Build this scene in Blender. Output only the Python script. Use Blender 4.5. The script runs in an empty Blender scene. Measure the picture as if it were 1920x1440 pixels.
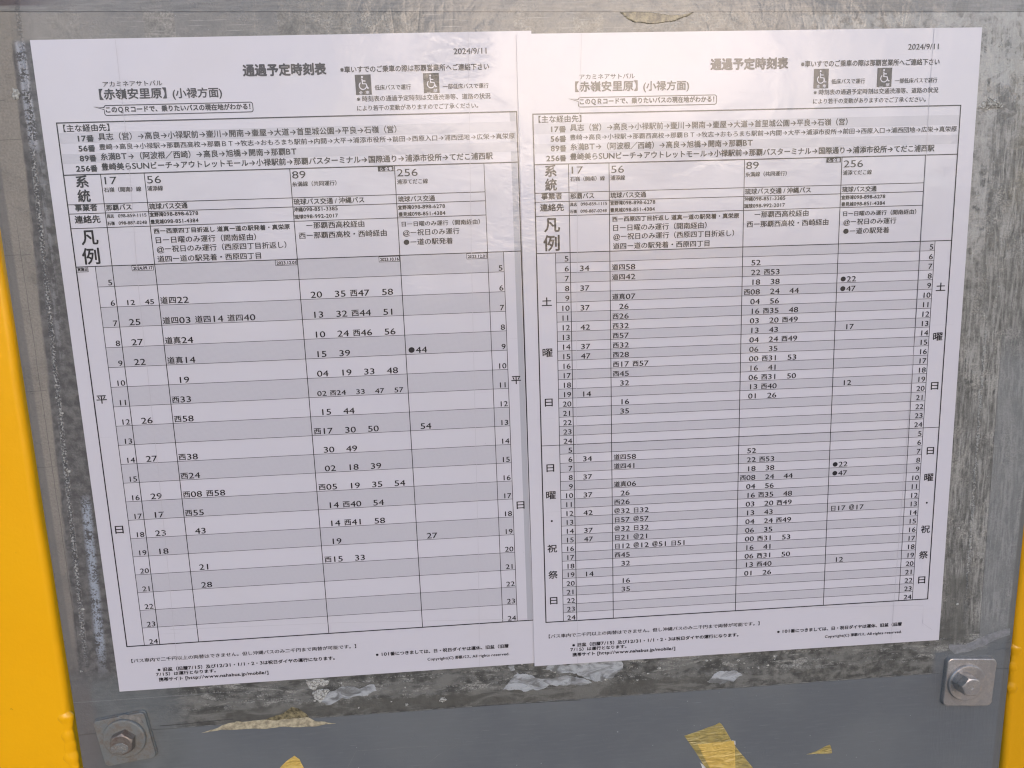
import bpy, bmesh, math, random
from mathutils import Matrix, Vector, Euler
import numpy as np
random.seed(7)
C = bpy.context.scene.collection
S = bpy.context.scene
Z0 = 1.45                                   # height above ground of the left sheet's top corner
RB = Matrix.Rotation(math.radians(90), 4, 'X')   # board frame (x right, y up, z out of the board) -> world

# ---------------------------------------------------------------- camera, sky, sun, exposure
cd = bpy.data.cameras.new('camera'); cam = bpy.data.objects.new('camera', cd); C.objects.link(cam)
cd.sensor_width = 36; cd.lens = 1371.64 / 1920 * 36; cd.clip_start = 0.02; cd.clip_end = 500
cam.matrix_world = (Matrix.Translation((0, 0, Z0)) @ RB @ Matrix.Translation((0.1762016, -0.0975627, 0.3375123))
                    @ Euler((-0.16585913, -0.06476054, -0.03632444), 'XYZ').to_matrix().to_4x4())
S.camera = cam

CLOUD_OFF = (1.7, 0.4, 0.0); GLOW = 7.5; SKY_TINT = (1.06, 1.02, 0.975)
SUN_EL, SUN_AZ = 14.0, 11.0               # degrees; azimuth from the board's normal, + to the right of the picture
w = bpy.data.worlds.new('World'); S.world = w; w.use_nodes = True
nt = w.node_tree; bg = nt.nodes['Background']
sky = nt.nodes.new('ShaderNodeTexSky'); sky.sky_type = 'NISHITA'; sky.sun_disc = False
sky.sun_elevation = math.radians(SUN_EL); sky.sun_rotation = math.radians(180 - SUN_AZ)
sky.air_density = 1.0; sky.dust_density = 0.8; sky.ozone_density = 3.0
def wn(t, **k):
    n = nt.nodes.new(t)
    for a_, v in k.items(): setattr(n, a_, v)
    return n
def wm(op, a_, b_=0.0):
    n = wn('ShaderNodeMath', operation=op)
    for i, v in enumerate((a_, b_)):
        if isinstance(v, bpy.types.NodeSocket): nt.links.new(v, n.inputs[i])
        else: n.inputs[i].default_value = v
    return n.outputs[0]
def wr(v, a_, b_, c_, d_):
    n = wn('ShaderNodeMapRange', interpolation_type='SMOOTHSTEP'); nt.links.new(v, n.inputs['Value'])
    for k_, x in zip(('From Min', 'From Max', 'To Min', 'To Max'), (a_, b_, c_, d_)): n.inputs[k_].default_value = x
    return n.outputs[0]
tc = wn('ShaderNodeTexCoord'); sx = wn('ShaderNodeSeparateXYZ'); nt.links.new(tc.outputs['Generated'], sx.inputs[0])
el = wm('MULTIPLY', wm('ARCSINE', sx.outputs[2]), 57.2958)                       # degrees above the horizon
az = wm('MULTIPLY', wm('ARCTAN2', sx.outputs[0], wm('MULTIPLY', sx.outputs[1], -1.0)), 57.2958)
mp = wn('ShaderNodeMapping'); mp.inputs['Scale'].default_value = (3.0, 3.0, 9.0); mp.inputs['Location'].default_value = CLOUD_OFF
nz = wn('ShaderNodeTexNoise'); nz.inputs['Scale'].default_value = 1.3; nz.inputs['Detail'].default_value = 6
nt.links.new(tc.outputs['Generated'], mp.inputs['Vector']); nt.links.new(mp.outputs['Vector'], nz.inputs['Vector'])
cloud = wr(nz.outputs['Fac'], 0.42, 0.56, 0.0, 1.0)
# evening glow: a band of lit cloud low over the horizon, fading away from the sun's side
e_ = wm('DIVIDE', wm('SUBTRACT', el, 13.5), 6.0); a_ = wm('DIVIDE', wm('SUBTRACT', az, SUN_AZ - 4.0), 36.0)
band = wm('EXPONENT', wm('MULTIPLY', wm('ADD', wm('MULTIPLY', e_, e_), wm('MULTIPLY', a_, a_)), -1.0))
glow = wm('MULTIPLY', wm('MULTIPLY', band, wm('ADD', wm('MULTIPLY', cloud, 0.85), 0.15)), GLOW)
mul = wn('ShaderNodeVectorMath', operation='MULTIPLY'); mul.inputs[1].default_value = SKY_TINT
nt.links.new(sky.outputs['Color'], mul.inputs[0])
sc1 = wn('ShaderNodeVectorMath', operation='SCALE'); sc1.inputs[0].default_value = (1.0, 0.52, 0.29); nt.links.new(glow, sc1.inputs['Scale'])
cl2 = wn('ShaderNodeVectorMath', operation='SCALE'); nt.links.new(mul.outputs[0], cl2.inputs[0]); nt.links.new(wr(nz.outputs['Fac'], 0.40, 0.62, 0.85, 1.2), cl2.inputs['Scale'])
ad = wn('ShaderNodeVectorMath', operation='ADD'); nt.links.new(cl2.outputs[0], ad.inputs[0]); nt.links.new(sc1.outputs[0], ad.inputs[1])
nt.links.new(ad.outputs[0], bg.inputs['Color'])
bg.inputs['Strength'].default_value = 0.15
sd = bpy.data.lights.new('sun', 'SUN'); sd.energy = 0.5; sd.angle = math.radians(28); sd.color = (1.0, 0.80, 0.66)
sun = bpy.data.objects.new('sun', sd); C.objects.link(sun)
_a, _e = math.radians(SUN_AZ), math.radians(SUN_EL)
_d = Vector((math.sin(_a) * math.cos(_e), -math.cos(_a) * math.cos(_e), math.sin(_e)))   # towards the sun
sun.rotation_euler = _d.to_track_quat('Z', 'Y').to_euler(); sun.location = _d * 5 + Vector((0, 0, 2))
S.view_settings.view_transform = 'Standard'; S.view_settings.look = 'None'; S.view_settings.exposure = 1.08
S.cycles.pixel_filter_type = 'BLACKMAN_HARRIS'; S.cycles.filter_width = 1.2

# ---------------------------------------------------------------- helpers
def tag(o, label=None, cat=None, group=None, kind=None):
    if label: o['label'] = label
    if cat: o['category'] = cat
    if group: o['group'] = group
    if kind: o['kind'] = kind
    return o
def mesh_obj(name, verts, faces, mat, parent=None, loc=None, smooth=False):
    me = bpy.data.meshes.new(name); me.from_pydata([tuple(v) for v in verts], [], [tuple(f) for f in faces]); me.update()
    if mat: me.materials.append(mat)
    if smooth: me.polygons.foreach_set('use_smooth', [True] * len(me.polygons))
    return link(name, me, parent, loc)
def link(name, me, parent=None, loc=None):
    o = bpy.data.objects.new(name, me); C.objects.link(o)
    if parent: o.parent = parent
    elif loc is not None: place(o, loc)
    return o
def place(o, loc, rot=0.0):                 # loc in board millimetres
    o.matrix_world = Matrix.Translation((0, 0, Z0)) @ RB @ Matrix.Translation(Vector(loc) / 1000) @ Matrix.Rotation(rot, 4, 'Z')
def bm_obj(name, bm, mat, parent=None, loc=None, smooth=False):
    me = bpy.data.meshes.new(name); bm.to_mesh(me); bm.free()
    if mat: me.materials.append(mat)
    if smooth: me.polygons.foreach_set('use_smooth', [True] * len(me.polygons))
    return link(name, me, parent, loc)
MM = 0.001

class NT:
    """small node-graph helper; every float / socket can be passed where a value is expected"""
    def __init__(s, name):
        s.m = bpy.data.materials.new(name); s.m.use_nodes = True; s.t = s.m.node_tree
        s.b = s.t.nodes['Principled BSDF']
        s.obj = s.t.nodes.new('ShaderNodeTexCoord').outputs['Object']
        s.geo = s.t.nodes.new('ShaderNodeNewGeometry').outputs['Position']
    def put(s, sock, v):
        if isinstance(v, bpy.types.NodeSocket): s.t.links.new(v, sock)
        elif isinstance(v, tuple) and len(v) == 3 and sock.type == 'RGBA': sock.default_value = (*v, 1)
        else: sock.default_value = v
    def math(s, op, a, b=0.0, clamp=False):
        n = s.t.nodes.new('ShaderNodeMath'); n.operation = op; n.use_clamp = clamp
        s.put(n.inputs[0], a); s.put(n.inputs[1], b); return n.outputs[0]
    def add(s, a, b): return s.math('ADD', a, b)
    def mul(s, a, b): return s.math('MULTIPLY', a, b)
    def vec(s, v, scale=(1, 1, 1), loc=(0, 0, 0), rot=(0, 0, 0)):
        n = s.t.nodes.new('ShaderNodeMapping'); s.put(n.inputs['Vector'], v)
        n.inputs['Scale'].default_value = scale; n.inputs['Location'].default_value = loc; n.inputs['Rotation'].default_value = rot
        return n.outputs[0]
    def noise(s, v, scale=1.0, detail=4.0, rough=0.55, dist=0.0):
        n = s.t.nodes.new('ShaderNodeTexNoise'); s.put(n.inputs['Vector'], v); n.inputs['Scale'].default_value = scale
        n.inputs['Detail'].default_value = detail; n.inputs['Roughness'].default_value = rough; n.inputs['Distortion'].default_value = dist
        return n.outputs['Fac']
    def vor(s, v, scale=1.0, feat='DISTANCE_TO_EDGE'):
        n = s.t.nodes.new('ShaderNodeTexVoronoi'); n.feature = feat; s.put(n.inputs['Vector'], v); n.inputs['Scale'].default_value = scale
        return n.outputs['Distance']
    def ss(s, v, lo, hi):                   # smooth step 0..1 (lo > hi inverts)
        n = s.t.nodes.new('ShaderNodeMapRange'); n.interpolation_type = 'SMOOTHSTEP'; s.put(n.inputs['Value'], v)
        if lo <= hi: n.inputs['From Min'].default_value = lo; n.inputs['From Max'].default_value = hi
        else:
            n.inputs['From Min'].default_value = hi; n.inputs['From Max'].default_value = lo
            n.inputs['To Min'].default_value = 1; n.inputs['To Max'].default_value = 0
        return n.outputs[0]
    def cell(s, v, size, seed=0.0):         # one random value per strip of the given width
        n = s.t.nodes.new('ShaderNodeTexWhiteNoise'); n.noise_dimensions = '1D'
        s.put(n.inputs['W'], s.math('FLOOR', s.math('ADD', s.math('DIVIDE', v, size), seed))); return n.outputs['Value']
    def xyz(s, v):
        n = s.t.nodes.new('ShaderNodeSeparateXYZ'); s.put(n.inputs[0], v); return n.outputs
    def mix(s, f, a, b):
        n = s.t.nodes.new('ShaderNodeMix'); n.data_type = 'RGBA'; s.put(n.inputs[0], f); s.put(n.inputs[6], a); s.put(n.inputs[7], b)
        return n.outputs[2]
    def bump(s, h, dist, strength=1.0, normal=None):
        n = s.t.nodes.new('ShaderNodeBump'); s.put(n.inputs['Height'], h); n.inputs['Distance'].default_value = dist
        n.inputs['Strength'].default_value = strength
        if normal is not None: s.put(n.inputs['Normal'], normal)
        return n.outputs[0]
    def set(s, **k):
        for a, v in k.items(): s.put(s.b.inputs[a.replace('_', ' ')], v)
        return s.m

# clear lamination: the same slow waves and fine orange-peel over paper and ink
def film(n, weight=1.0, rough=0.21):
    g = n.vec(n.geo, (1000, 1000, 1000))
    slow = n.noise(g, 0.011, 2, 0.5)
    mid = n.noise(n.vec(g, (1, 1, 1), (31, 7, 3)), 0.055, 3, 0.5, 0.6)
    fine = n.noise(g, 0.55, 2, 0.5)
    patch = n.ss(n.noise(n.vec(g, (1, 1, 1), (5, 90, 40)), 0.018, 2, 0.5), 0.50, 0.68)
    crinkle = n.mul(n.noise(n.vec(g, (1, 1, 1.8), (0, 0, 0), (0, 0.5, 0)), 0.22, 5, 0.62, 1.0), patch)
    h = n.add(n.add(n.mul(slow, 1.7), n.mul(mid, 0.30)), n.add(n.mul(fine, 0.022), n.mul(crinkle, 0.34)))
    nb = n.bump(h, 0.001)
    n.set(Coat_Weight=weight, Coat_Roughness=rough, Coat_IOR=1.55, Coat_Normal=nb)

# ---------------------------------------------------------------- materials
def m_paper():
    n = NT('laminated_white_paper')
    g = n.vec(n.obj, (1000, 1000, 1000))
    a = n.noise(g, 0.03, 3); f = n.noise(g, 1.6, 2)
    lines = n.ss(n.noise(n.vec(g, (.03, 1.2, 1), rot=(0, 0, .35)), 1.0, 2, .5), .70, .74)
    v = n.add(n.mul(a, 0.05), n.mul(f, 0.05))
    c = n.mix(n.math('ADD', v, 0.0), PAPER, (0.50, 0.48, 0.50))
    speck = n.ss(n.noise(n.vec(g, (1, 1, 1), (50, 20, 0)), 0.42, 2, 0.4), 0.80, 0.84)
    c = n.mix(n.mul(speck, 0.5), c, (0.3, 0.28, 0.27))
    c = n.mix(n.mul(lines, .10), c, (0.3, 0.28, 0.28))
    age = n.ss(n.noise(n.vec(g, (1, 1, 1), (7, 0, 2)), .02, 4, .6), .45, .75); c = n.mix(n.mul(age, .10), c, (0.50, 0.45, 0.38))
    n.set(Base_Color=c, Roughness=0.55, Specular_IOR_Level=0.2); film(n); return n.m
PAPER = (0.610, 0.578, 0.618)
def m_ink(name, col):
    n = NT(name); n.set(Base_Color=col, Roughness=0.6, Specular_IOR_Level=0.2); film(n); return n.m
def m_shade():
    n = NT('halftone_grey_print')
    g = n.vec(n.obj, (1000, 1000, 0), rot=(0, 0, math.radians(45)))
    x = n.xyz(g)
    k = 2 * math.pi / 0.56
    d = n.mul(n.math('SINE', n.mul(x[0], k)), n.math('SINE', n.mul(x[1], k)))
    c = n.mix(n.ss(d, -0.15, 0.55), (0.572, 0.543, 0.580), (0.425, 0.405, 0.432))
    n.set(Base_Color=c, Roughness=0.55, Specular_IOR_Level=0.2); film(n); return n.m
def m_simple(name, col, rough=0.5, metal=0.0, amp=0.15, sc=0.3, bump=0.0, coat=0.0):
    n = NT(name); g = n.vec(n.obj, (1000, 1000, 1000))
    a = n.noise(g, sc, 5, 0.6)
    dark = tuple(c * (1 - amp * 2) for c in col); lite = tuple(min(1, c * (1 + amp)) for c in col)
    n.set(Base_Color=n.mix(n.ss(a, 0.3, 0.7), dark, lite), Roughness=rough, Metallic=metal)
    if bump: n.set(Normal=n.bump(n.noise(g, sc * 3, 4), 0.001, bump))
    if coat: n.set(Coat_Weight=coat, Coat_Roughness=0.15)
    return n.m
STR=[
('title','通過予定時刻表',86.0,120.9,16.1,4.6,1),
('date','2024/9/11',176.0,190.2,9.0,2.5,0),
('n1','※車いすでのご乗車の際は那覇営業所へご連絡下さい',127.0,191.0,15.6,2.6,0.05),
('n2','低床バスで運行',141.2,156.7,23.0,2.1,0.05),
('n3','一部低床バスで運行',170.6,190.5,23.2,2.1,0.05),
('n4','※ 時刻表の通過予定時刻は交通渋滞等、道路の状況',133.2,191.2,27.6,2.3,0.05),
('n5','により若干の変動がありますのでご了承ください。',133.1,185.6,31.4,2.2,0.05),
('kana','アカミネアサトバル',27.3,51.8,19.2,2.2,0),
('stop','【赤嶺安里原】',25.4,53.0,24.2,4.1,0.4),
('stop','(小禄方面)',55.7,76.2,24.4,4.0,0.2),
('bub','このＱＲコードで、乗りたいバスの現在地がわかる！',27.3,87.6,29.6,2.4,0.45),
('route','【主な経由先】',8.8,27.8,37.0,2.9,0),
('num','17番',14.3,20.8,41.2,2.6,0.5),
('route','具志（営）→高良→小禄駅前→壷川→開南→壷屋→大道→首里城公園→平良→石嶺（営）',22.7,149.4,40.8,2.9,0),
('num','56番',14.0,20.8,45.3,2.6,0.5),
('route','豊崎→高良→小禄駅→那覇西高校→那覇ＢＴ→牧志→おもろまち駅前→内間→大平→浦添市役所→前田→西原入口→浦西団地→広栄→真栄原',22.6,201.2,44.7,2.4,0),
('num','89番',14.0,20.8,49.4,2.6,0.5),
('route','糸満BT→（阿波根／西崎）→高良→旭橋→開南→那覇BT',22.7,105.6,49.0,2.9,0),
('num','256番',11.9,20.7,53.6,2.6,0.5),
('route','豊崎美らSUNビーチ→アウトレットモール→小禄駅前→那覇バスターミナル→国際通り→浦添市役所→てだこ浦西駅',22.5,191.1,53.2,2.9,0),
('big','系',11.1,16.2,60.1,4.9,0.5),
('big','統',11.1,16.2,66.2,5.0,0.5),
('lab','事業者',9.2,18.5,70.0,2.8,0.2),
('lab','連絡先',8.5,19.2,75.1,3.1,0.2),
('big','凡',10.2,17.2,84.4,6.3,0.6),
('big','例',9.7,16.9,92.8,6.8,0.6),
('no','17',23.1,28.2,59.1,3.3,0),
('no','56',40.9,46.8,59.2,3.3,0),
('no','89',102.9,108.7,59.0,3.3,0),
('no','256',148.5,157.6,59.4,3.3,0),
('ln','石嶺（開南）線',22.3,38.0,62.4,2.0,0.1),
('ln','浦添線',40.6,47.2,62.4,2.1,0.1),
('ln','糸満線（共同運行）',102.6,121.8,62.4,2.1,0.1),
('ln','浦添てだこ線',148.3,161.9,62.8,2.1,0.1),
('op','那覇バス',22.3,33.0,70.1,2.5,0.1),
('op','琉球バス交通',40.5,56.8,70.2,2.5,0.1),
('op','琉球バス交通 / 沖縄バス',102.6,133.4,70.2,2.5,0.1),
('op','琉球バス交通',148.3,164.6,70.4,2.4,0.1),
('ph','具志\u3000098-859-1115',22.1,38.9,73.3,1.6,0.3),
('ph','石嶺\u3000098-887-0248',22.0,38.7,76.4,1.6,0.3),
('ph','宜野湾098-898-6278',40.4,61.0,73.3,1.8,0.3),
('ph','豊見城098-851-4384',40.4,60.8,76.4,1.8,0.3),
('ph','沖縄098-851-3385',102.4,121.5,73.2,1.8,0.3),
('ph','琉球098-992-2017',102.4,121.4,76.3,1.8,0.3),
('ph','宜野湾098-898-6278',148.1,168.9,73.7,1.8,0.3),
('ph','豊見城098-851-4384',148.2,168.9,76.7,1.8,0.3),
('leg','西ー西原四丁目折返し 道真ー道の駅発着・真栄原',41.3,100.0,80.6,2.2,0.2),
('leg','日ー日曜のみ運行（開南経由）',41.7,84.9,84.8,2.8,0),
('leg','@ー祝日のみ運行（西原四丁目折返し）',41.7,97.8,88.7,2.8,0),
('leg','道四ー道の駅発着・西原四丁目',41.5,86.3,93.0,2.8,0),
('leg','ー那覇西高校経由',107.3,132.7,80.7,2.8,0),
('leg','西ー那覇西高校・西崎経由',103.7,142.3,85.0,2.8,0),
('leg','日ー日曜のみ運行（開南経由）',149.3,184.2,81.2,2.2,0.1),
('leg','@ー祝日のみ運行',149.6,174.8,85.2,2.7,0),
('leg','●ー道の駅発着',149.7,171.6,89.4,2.7,0),
('ft','【バス車内で二千円以上の両替はできません。但し沖縄バスのみ二千円まで両替が可能です。】',7.5,114.7,282.4,2.0,0.1),
('ft','※旧盆（旧暦7/15）及び12/31・1/1・2・3は祝日ダイヤの運行になります。',19.2,103.9,287.8,1.9,0.35),
('ft','7/15）は運行となります。',18.2,46.5,290.2,1.8,0.35),
('ft','携帯サイト [http://www.nahabus.jp/mobile/]',19.2,71.4,293.0,1.9,0.35),
('ft','※101番につきましては、日・祝日ダイヤは運休、旧盆（旧暦',124.0,189.5,287.6,1.9,0.35),
('ft','Copyright(C) 那覇バス, All rights reserved.',149.1,189.6,291.8,1.7,0.25),
]

# ---------------------------------------------------------------- lettering
_font = bpy.data.curves.new('font_probe', 'FONT')
def text_mesh(s, size, bold=0.0):
    c = bpy.data.curves.new('lettering', 'FONT'); c.body = s; c.size = 1.0; c.offset = bold; c.resolution_u = 3; c.fill_mode = 'FRONT'
    o = bpy.data.objects.new('lettering', c); C.objects.link(o)
    dg = bpy.context.evaluated_depsgraph_get(); me = bpy.data.meshes.new_from_object(o.evaluated_get(dg))
    bpy.data.objects.remove(o); bpy.data.curves.remove(c)
    n = len(me.vertices); co = np.empty(n * 3, np.float32); me.vertices.foreach_get('co', co); co = co.reshape(-1, 3)
    return me, co * size
def set_co(me, co, name, mat, heavy=0.0):
    """heavy > 0 thickens the strokes by laying shifted copies on top of one another"""
    me.vertices.foreach_set('co', np.ascontiguousarray(co, np.float32).ravel()); me.update()
    if heavy > 0:
        bm = bmesh.new()
        for i, (dx, dy) in enumerate(((-1, -.5), (1, .5), (-.4, 1), (.4, -1))[:2 if heavy < .06 else 4]):
            me.transform(Matrix.Translation((dx * heavy * MM, dy * heavy * MM, .000004 * i))); bm.from_mesh(me); me.transform(Matrix.Translation((-dx * heavy * MM, -dy * heavy * MM, -.000004 * i)))
        bm.to_mesh(me); bm.free()
    me.name = name; me.materials.clear(); me.materials.append(mat); return me
_glyph = {}
def glyph(ch):
    if ch not in _glyph:
        me, co = text_mesh(ch, 1.0, 0.0 if ch.isdigit() else 0.004)
        fs = [tuple(p.vertices) for p in me.polygons]
        bpy.data.meshes.remove(me); _glyph[ch] = (co, fs)
    return _glyph[ch]
def mixed(s):
    """Japanese text with wide Latin letters and figures between the full-width signs"""
    V, F, x = [], [], 0.0; z = glyph('0')[0]; w0 = z[:, 0].max() - z[:, 0].min(); h0 = z[:, 1].max()
    for ch in s:
        if ch in ' \u3000': x += 0.38 if ch == ' ' else 1.0; continue
        co, fs = glyph(ch); a, b = co[:, 0].min(), co[:, 0].max(); o = np.zeros_like(co)
        if ord(ch) > 255: o[:, 0] = co[:, 0] + x; o[:, 1] = co[:, 1]; x += 1.0
        elif ch.isdigit(): k = 0.56 / w0; o[:, 0] = x + .34 + (co[:, 0] - (a + b) / 2) * k; o[:, 1] = co[:, 1] * .78 / h0; x += .68
        else: o[:, 0] = x + .05 + (co[:, 0] - a) * 1.2; o[:, 1] = co[:, 1] * 1.08; x += (b - a) * 1.2 + .12
        n = len(V); V += [tuple(p) for p in o]; F += [tuple(i + n for i in f) for f in fs]
    me = bpy.data.meshes.new('lettering'); me.from_pydata(V, [], F); me.update()
    return me, np.array(V, np.float32)
def fit_mesh(s, x0, x1, yb, h, bold, z, mat, name):
    """string whose ink spans x0..x1 mm, ink foot near yb mm (down), full-width characters h mm tall"""
    if any(ord(c_) < 128 and c_.isalnum() for c_ in s) and any(ord(c_) > 255 for c_ in s): me, co = mixed(s)
    else: me, co = text_mesh(s, 1.0, 0.0)
    a, b = co[:, 0].min(), co[:, 0].max()
    latin = all(ord(ch) < 256 for ch in s)
    em = h / (0.73 if latin else 0.90); foot = 0.0 if latin else -0.07
    if len(s) == 1 and not latin: foot = co[:, 1].min()
    if s[0] == '(' : em, foot = h / 0.93, -0.09
    out = np.empty_like(co)
    out[:, 0] = x0 + (co[:, 0] - a) * (x1 - x0) / (b - a)
    out[:, 1] = -yb + (co[:, 1] - foot) * em
    out[:, 2] = z
    return set_co(me, out * MM, name, mat, 0.0 if name == 'route_number' else (.068 + .14 * bold) * min(1.0, h / 3.2))
_cells = {}
def cell_mesh(s, k, digit_h, name, mat, z):
    """monospaced lettering starting at 0: full-width cells 3.6k mm, digits 2.7k mm"""
    key = (s, k, digit_h, name)
    if key in _cells: return _cells[key]
    V, F, x = [], [], 0.0
    for ch in s:
        cjk = ord(ch) > 256 or ch == '@'; wcell = (3.6 if cjk else 2.7) * k
        if ch == '\u3000': x += wcell; continue
        co, fs = glyph(ch); a, b = co[:, 0].min(), co[:, 0].max()
        if ch == '@': sx = 3.0 * k / (b - a); sy = 2.7 * k / 0.8; fy = co[:, 1].min()
        elif cjk: sx = 3.55 * k; sy = 3.35 * k; fy = -0.06
        else:
            z0 = glyph('0')[0]; w0 = z0[:, 0].max() - z0[:, 0].min(); h0 = z0[:, 1].max()
            sx = 2.34 * k / w0; sy = digit_h / h0; fy = 0
        o = np.zeros_like(co); o[:, 0] = x + wcell / 2 + (co[:, 0] - (a + b) / 2) * sx; o[:, 1] = (co[:, 1] - fy) * sy; o[:, 2] = z
        for q, (dx, dy) in enumerate(((-.05, -.03), (.05, .03))):
            base = len(V); V += [tuple(p) for p in ((o + np.array([dx * 1.1, dy, .004 * q])) * MM)]; F += [tuple(i + base for i in f) for f in fs]
        x += wcell
    me = bpy.data.meshes.new(name); me.from_pydata(V, [], F); me.update(); me.materials.append(mat)
    _cells[key] = (me, x); return _cells[key]

# ---------------------------------------------------------------- the printed timetable form (mm, origin top left of the sheet, y down)
XB = (6.3, 21.7, 40.0, 102.1, 147.6, 187.1, 202.4); TOP, BOT = 33.3, 273.8
ZB, ZS, ZL, ZT = 0.10, 0.14, 0.18, 0.22      # print layers above the paper, in mm
MP = m_paper(); INK = m_ink('black_printing_ink', (0.022, 0.018, 0.021)); INK2 = m_ink('fine_line_ink', (0.045, 0.038, 0.045))
SHADE = m_shade(); WHITE = m_ink('unprinted_label_white', PAPER); STAIN = m_ink('old_adhesive_stain', (0.42, 0.41, 0.44))
def quad(name, x0, y0, x1, y1, z, mat, parent):
    return mesh_obj(name, [(x0 * MM, -y1 * MM, z * MM), (x1 * MM, -y1 * MM, z * MM), (x1 * MM, -y0 * MM, z * MM), (x0 * MM, -y0 * MM, z * MM)], [(0, 1, 2, 3)], mat, parent)
def ribbon(name, pts, wd, z, mat, parent, closed=False):
    """flat line of width wd through the points"""
    P = [Vector((x, -y)) for x, y in pts]; n = len(P); V, F = [], []
    for i, p in enumerate(P):
        a = P[(i - 1) % n] if (closed or i > 0) else p; b = P[(i + 1) % n] if (closed or i < n - 1) else p
        t = (b - a).normalized(); q = Vector((-t.y, t.x)) * wd / 2
        V += [((p + q).x * MM, (p + q).y * MM, z * MM), ((p - q).x * MM, (p - q).y * MM, z * MM)]
    for i in range(n if closed else n - 1):
        j = (i + 1) % n; F.append((2 * i, 2 * i + 1, 2 * j + 1, 2 * j))
    return mesh_obj(name, V, F, mat, parent)
def frame(name, x0, y0, x1, y1, wd, z, mat, parent):
    for (a, b, c, d) in ((x0 - wd / 2, y0 - wd / 2, x1 + wd / 2, y0 + wd / 2), (x0 - wd / 2, y1 - wd / 2, x1 + wd / 2, y1 + wd / 2),
                         (x0 - wd / 2, y0 + wd / 2, x0 + wd / 2, y1 - wd / 2), (x1 - wd / 2, y0 + wd / 2, x1 + wd / 2, y1 - wd / 2)):
        quad(name, a, b, c, d, z, mat, parent)
def arc(cx, cy, r, a0, a1, n=18):
    return [(cx + r * math.cos(math.radians(a0 + (a1 - a0) * i / n)), cy - r * math.sin(math.radians(a0 + (a1 - a0) * i / n))) for i in range(n + 1)]
def wheelchair(x, y, wd, hh, words, parent):
    """access sign: black panel, white seated figure on a wheel, two small words below"""
    p = quad('wheelchair_sign', x, y, x + wd, y + hh, ZL, INK, parent)
    k = wd / 6.8; z = ZT
    cx, cy = x + 3.2 * k, y + 4.55 * k
    head = arc(x + 3.05 * k, y + 1.0 * k, 0.42 * k, 0, 345, 14)
    bm = [(a * MM, -b * MM, z * MM) for a, b in head]
    mesh_obj('pictogram', bm, [tuple(reversed(range(len(bm))))], WHITE, p)
    ribbon('pictogram', [(x + 2.95 * k, y + 1.7 * k), (x + 3.1 * k, y + 3.8 * k), (x + 4.55 * k, y + 3.85 * k), (x + 5.2 * k, y + 5.7 * k), (x + 5.75 * k, y + 5.5 * k)], 0.5 * k, z, WHITE, p)
    ribbon('pictogram', [(x + 3.0 * k, y + 2.6 * k), (x + 4.4 * k, y + 2.65 * k)], 0.42 * k, z + .01, WHITE, p)
    ribbon('pictogram', arc(cx, cy, 1.55 * k, 128, 345), 0.42 * k, z + .02, WHITE, p)
    for i, ch in enumerate(words):
        if ch.strip():
            me = fit_mesh(ch, x + (1.3 + 2.9 * i) * k, x + (2.9 + 2.9 * i) * k, y + hh - 0.25 * k, 1.35 * k, 0.3, ZT, WHITE, 'caption')
            link('caption', me, p)

HEAD_NAMES = dict(title='sheet_title', date='issue_date', n1='notice_text', n2='notice_text', n3='notice_text', n4='notice_text', n5='notice_text',
    kana='stop_reading', stop='stop_name', bub='bubble_text', route='route_text', num='route_number_label', big='row_heading', lab='row_heading',
    no='route_number', ln='line_name', op='operator_name', ph='phone_number', leg='legend_text', ft='footnote')
_head = []
def header(parent):
    if not _head:
        for k, s, x0, x1, yb, h, bd in STR:
            _head.append((HEAD_NAMES[k], fit_mesh(s, x0, x1, yb, h, bd, ZT, INK, HEAD_NAMES[k])))
    for nm, me in _head: link(nm, me, parent)
    # speech bubble round the line under the stop name, with its tail
    r = 0.9; x0, y0, x1, y1 = 26.6, 26.7, 88.7, 30.7
    pts = arc(x1 - r, y0 + r, r, 90, 0, 5) + arc(x1 - r, y1 - r, r, 0, -90, 5) + arc(x0 + r, y1 - r, r, -90, -180, 5) + [(x0, 28.3), (22.3, 27.1), (x0, 27.5)] + arc(x0 + r, y0 + r, r, 180, 90, 4)
    ribbon('speech_bubble', pts, 0.36, ZL, INK, parent, True)
    wheelchair(133.0, 16.5, 6.8, 8.3, '全車', parent); wheelchair(162.3, 16.5, 6.8, 8.2, '一部', parent)
    p = quad('low_floor_tag', 140.3, 54.95, 147.1, 57.1, ZL + .01, INK, parent)
    ribbon('pictogram', arc(141.8, 56.2, 0.5, 128, 345, 10), 0.2, ZT, WHITE, p); ribbon('pictogram', [(141.7, 55.3), (141.7, 56.0), (142.3, 56.0), (142.6, 56.6)], 0.2, ZT + .01, WHITE, p)
    link('caption', fit_mesh('全車', 143.2, 146.6, 56.9, 1.6, 0.4, ZT, WHITE, 'caption'), p)
    quad('shaded_row', 6.8, 37.4, 202.0, 41.7, ZS, SHADE, parent); quad('shaded_row', 6.8, 46.0, 202.0, 50.1, ZS, SHADE, parent)
def vline(x, y0, y1, wd, parent, mat=None, z=ZL): quad('grid_line', x - wd / 2, y0, x + wd / 2, y1, z, mat or INK, parent)
def hline(y, x0, x1, wd, parent, mat=None, z=ZL + .005): quad('grid_line', x0, y - wd / 2, x1, y + wd / 2, z, mat or INK, parent)
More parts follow.
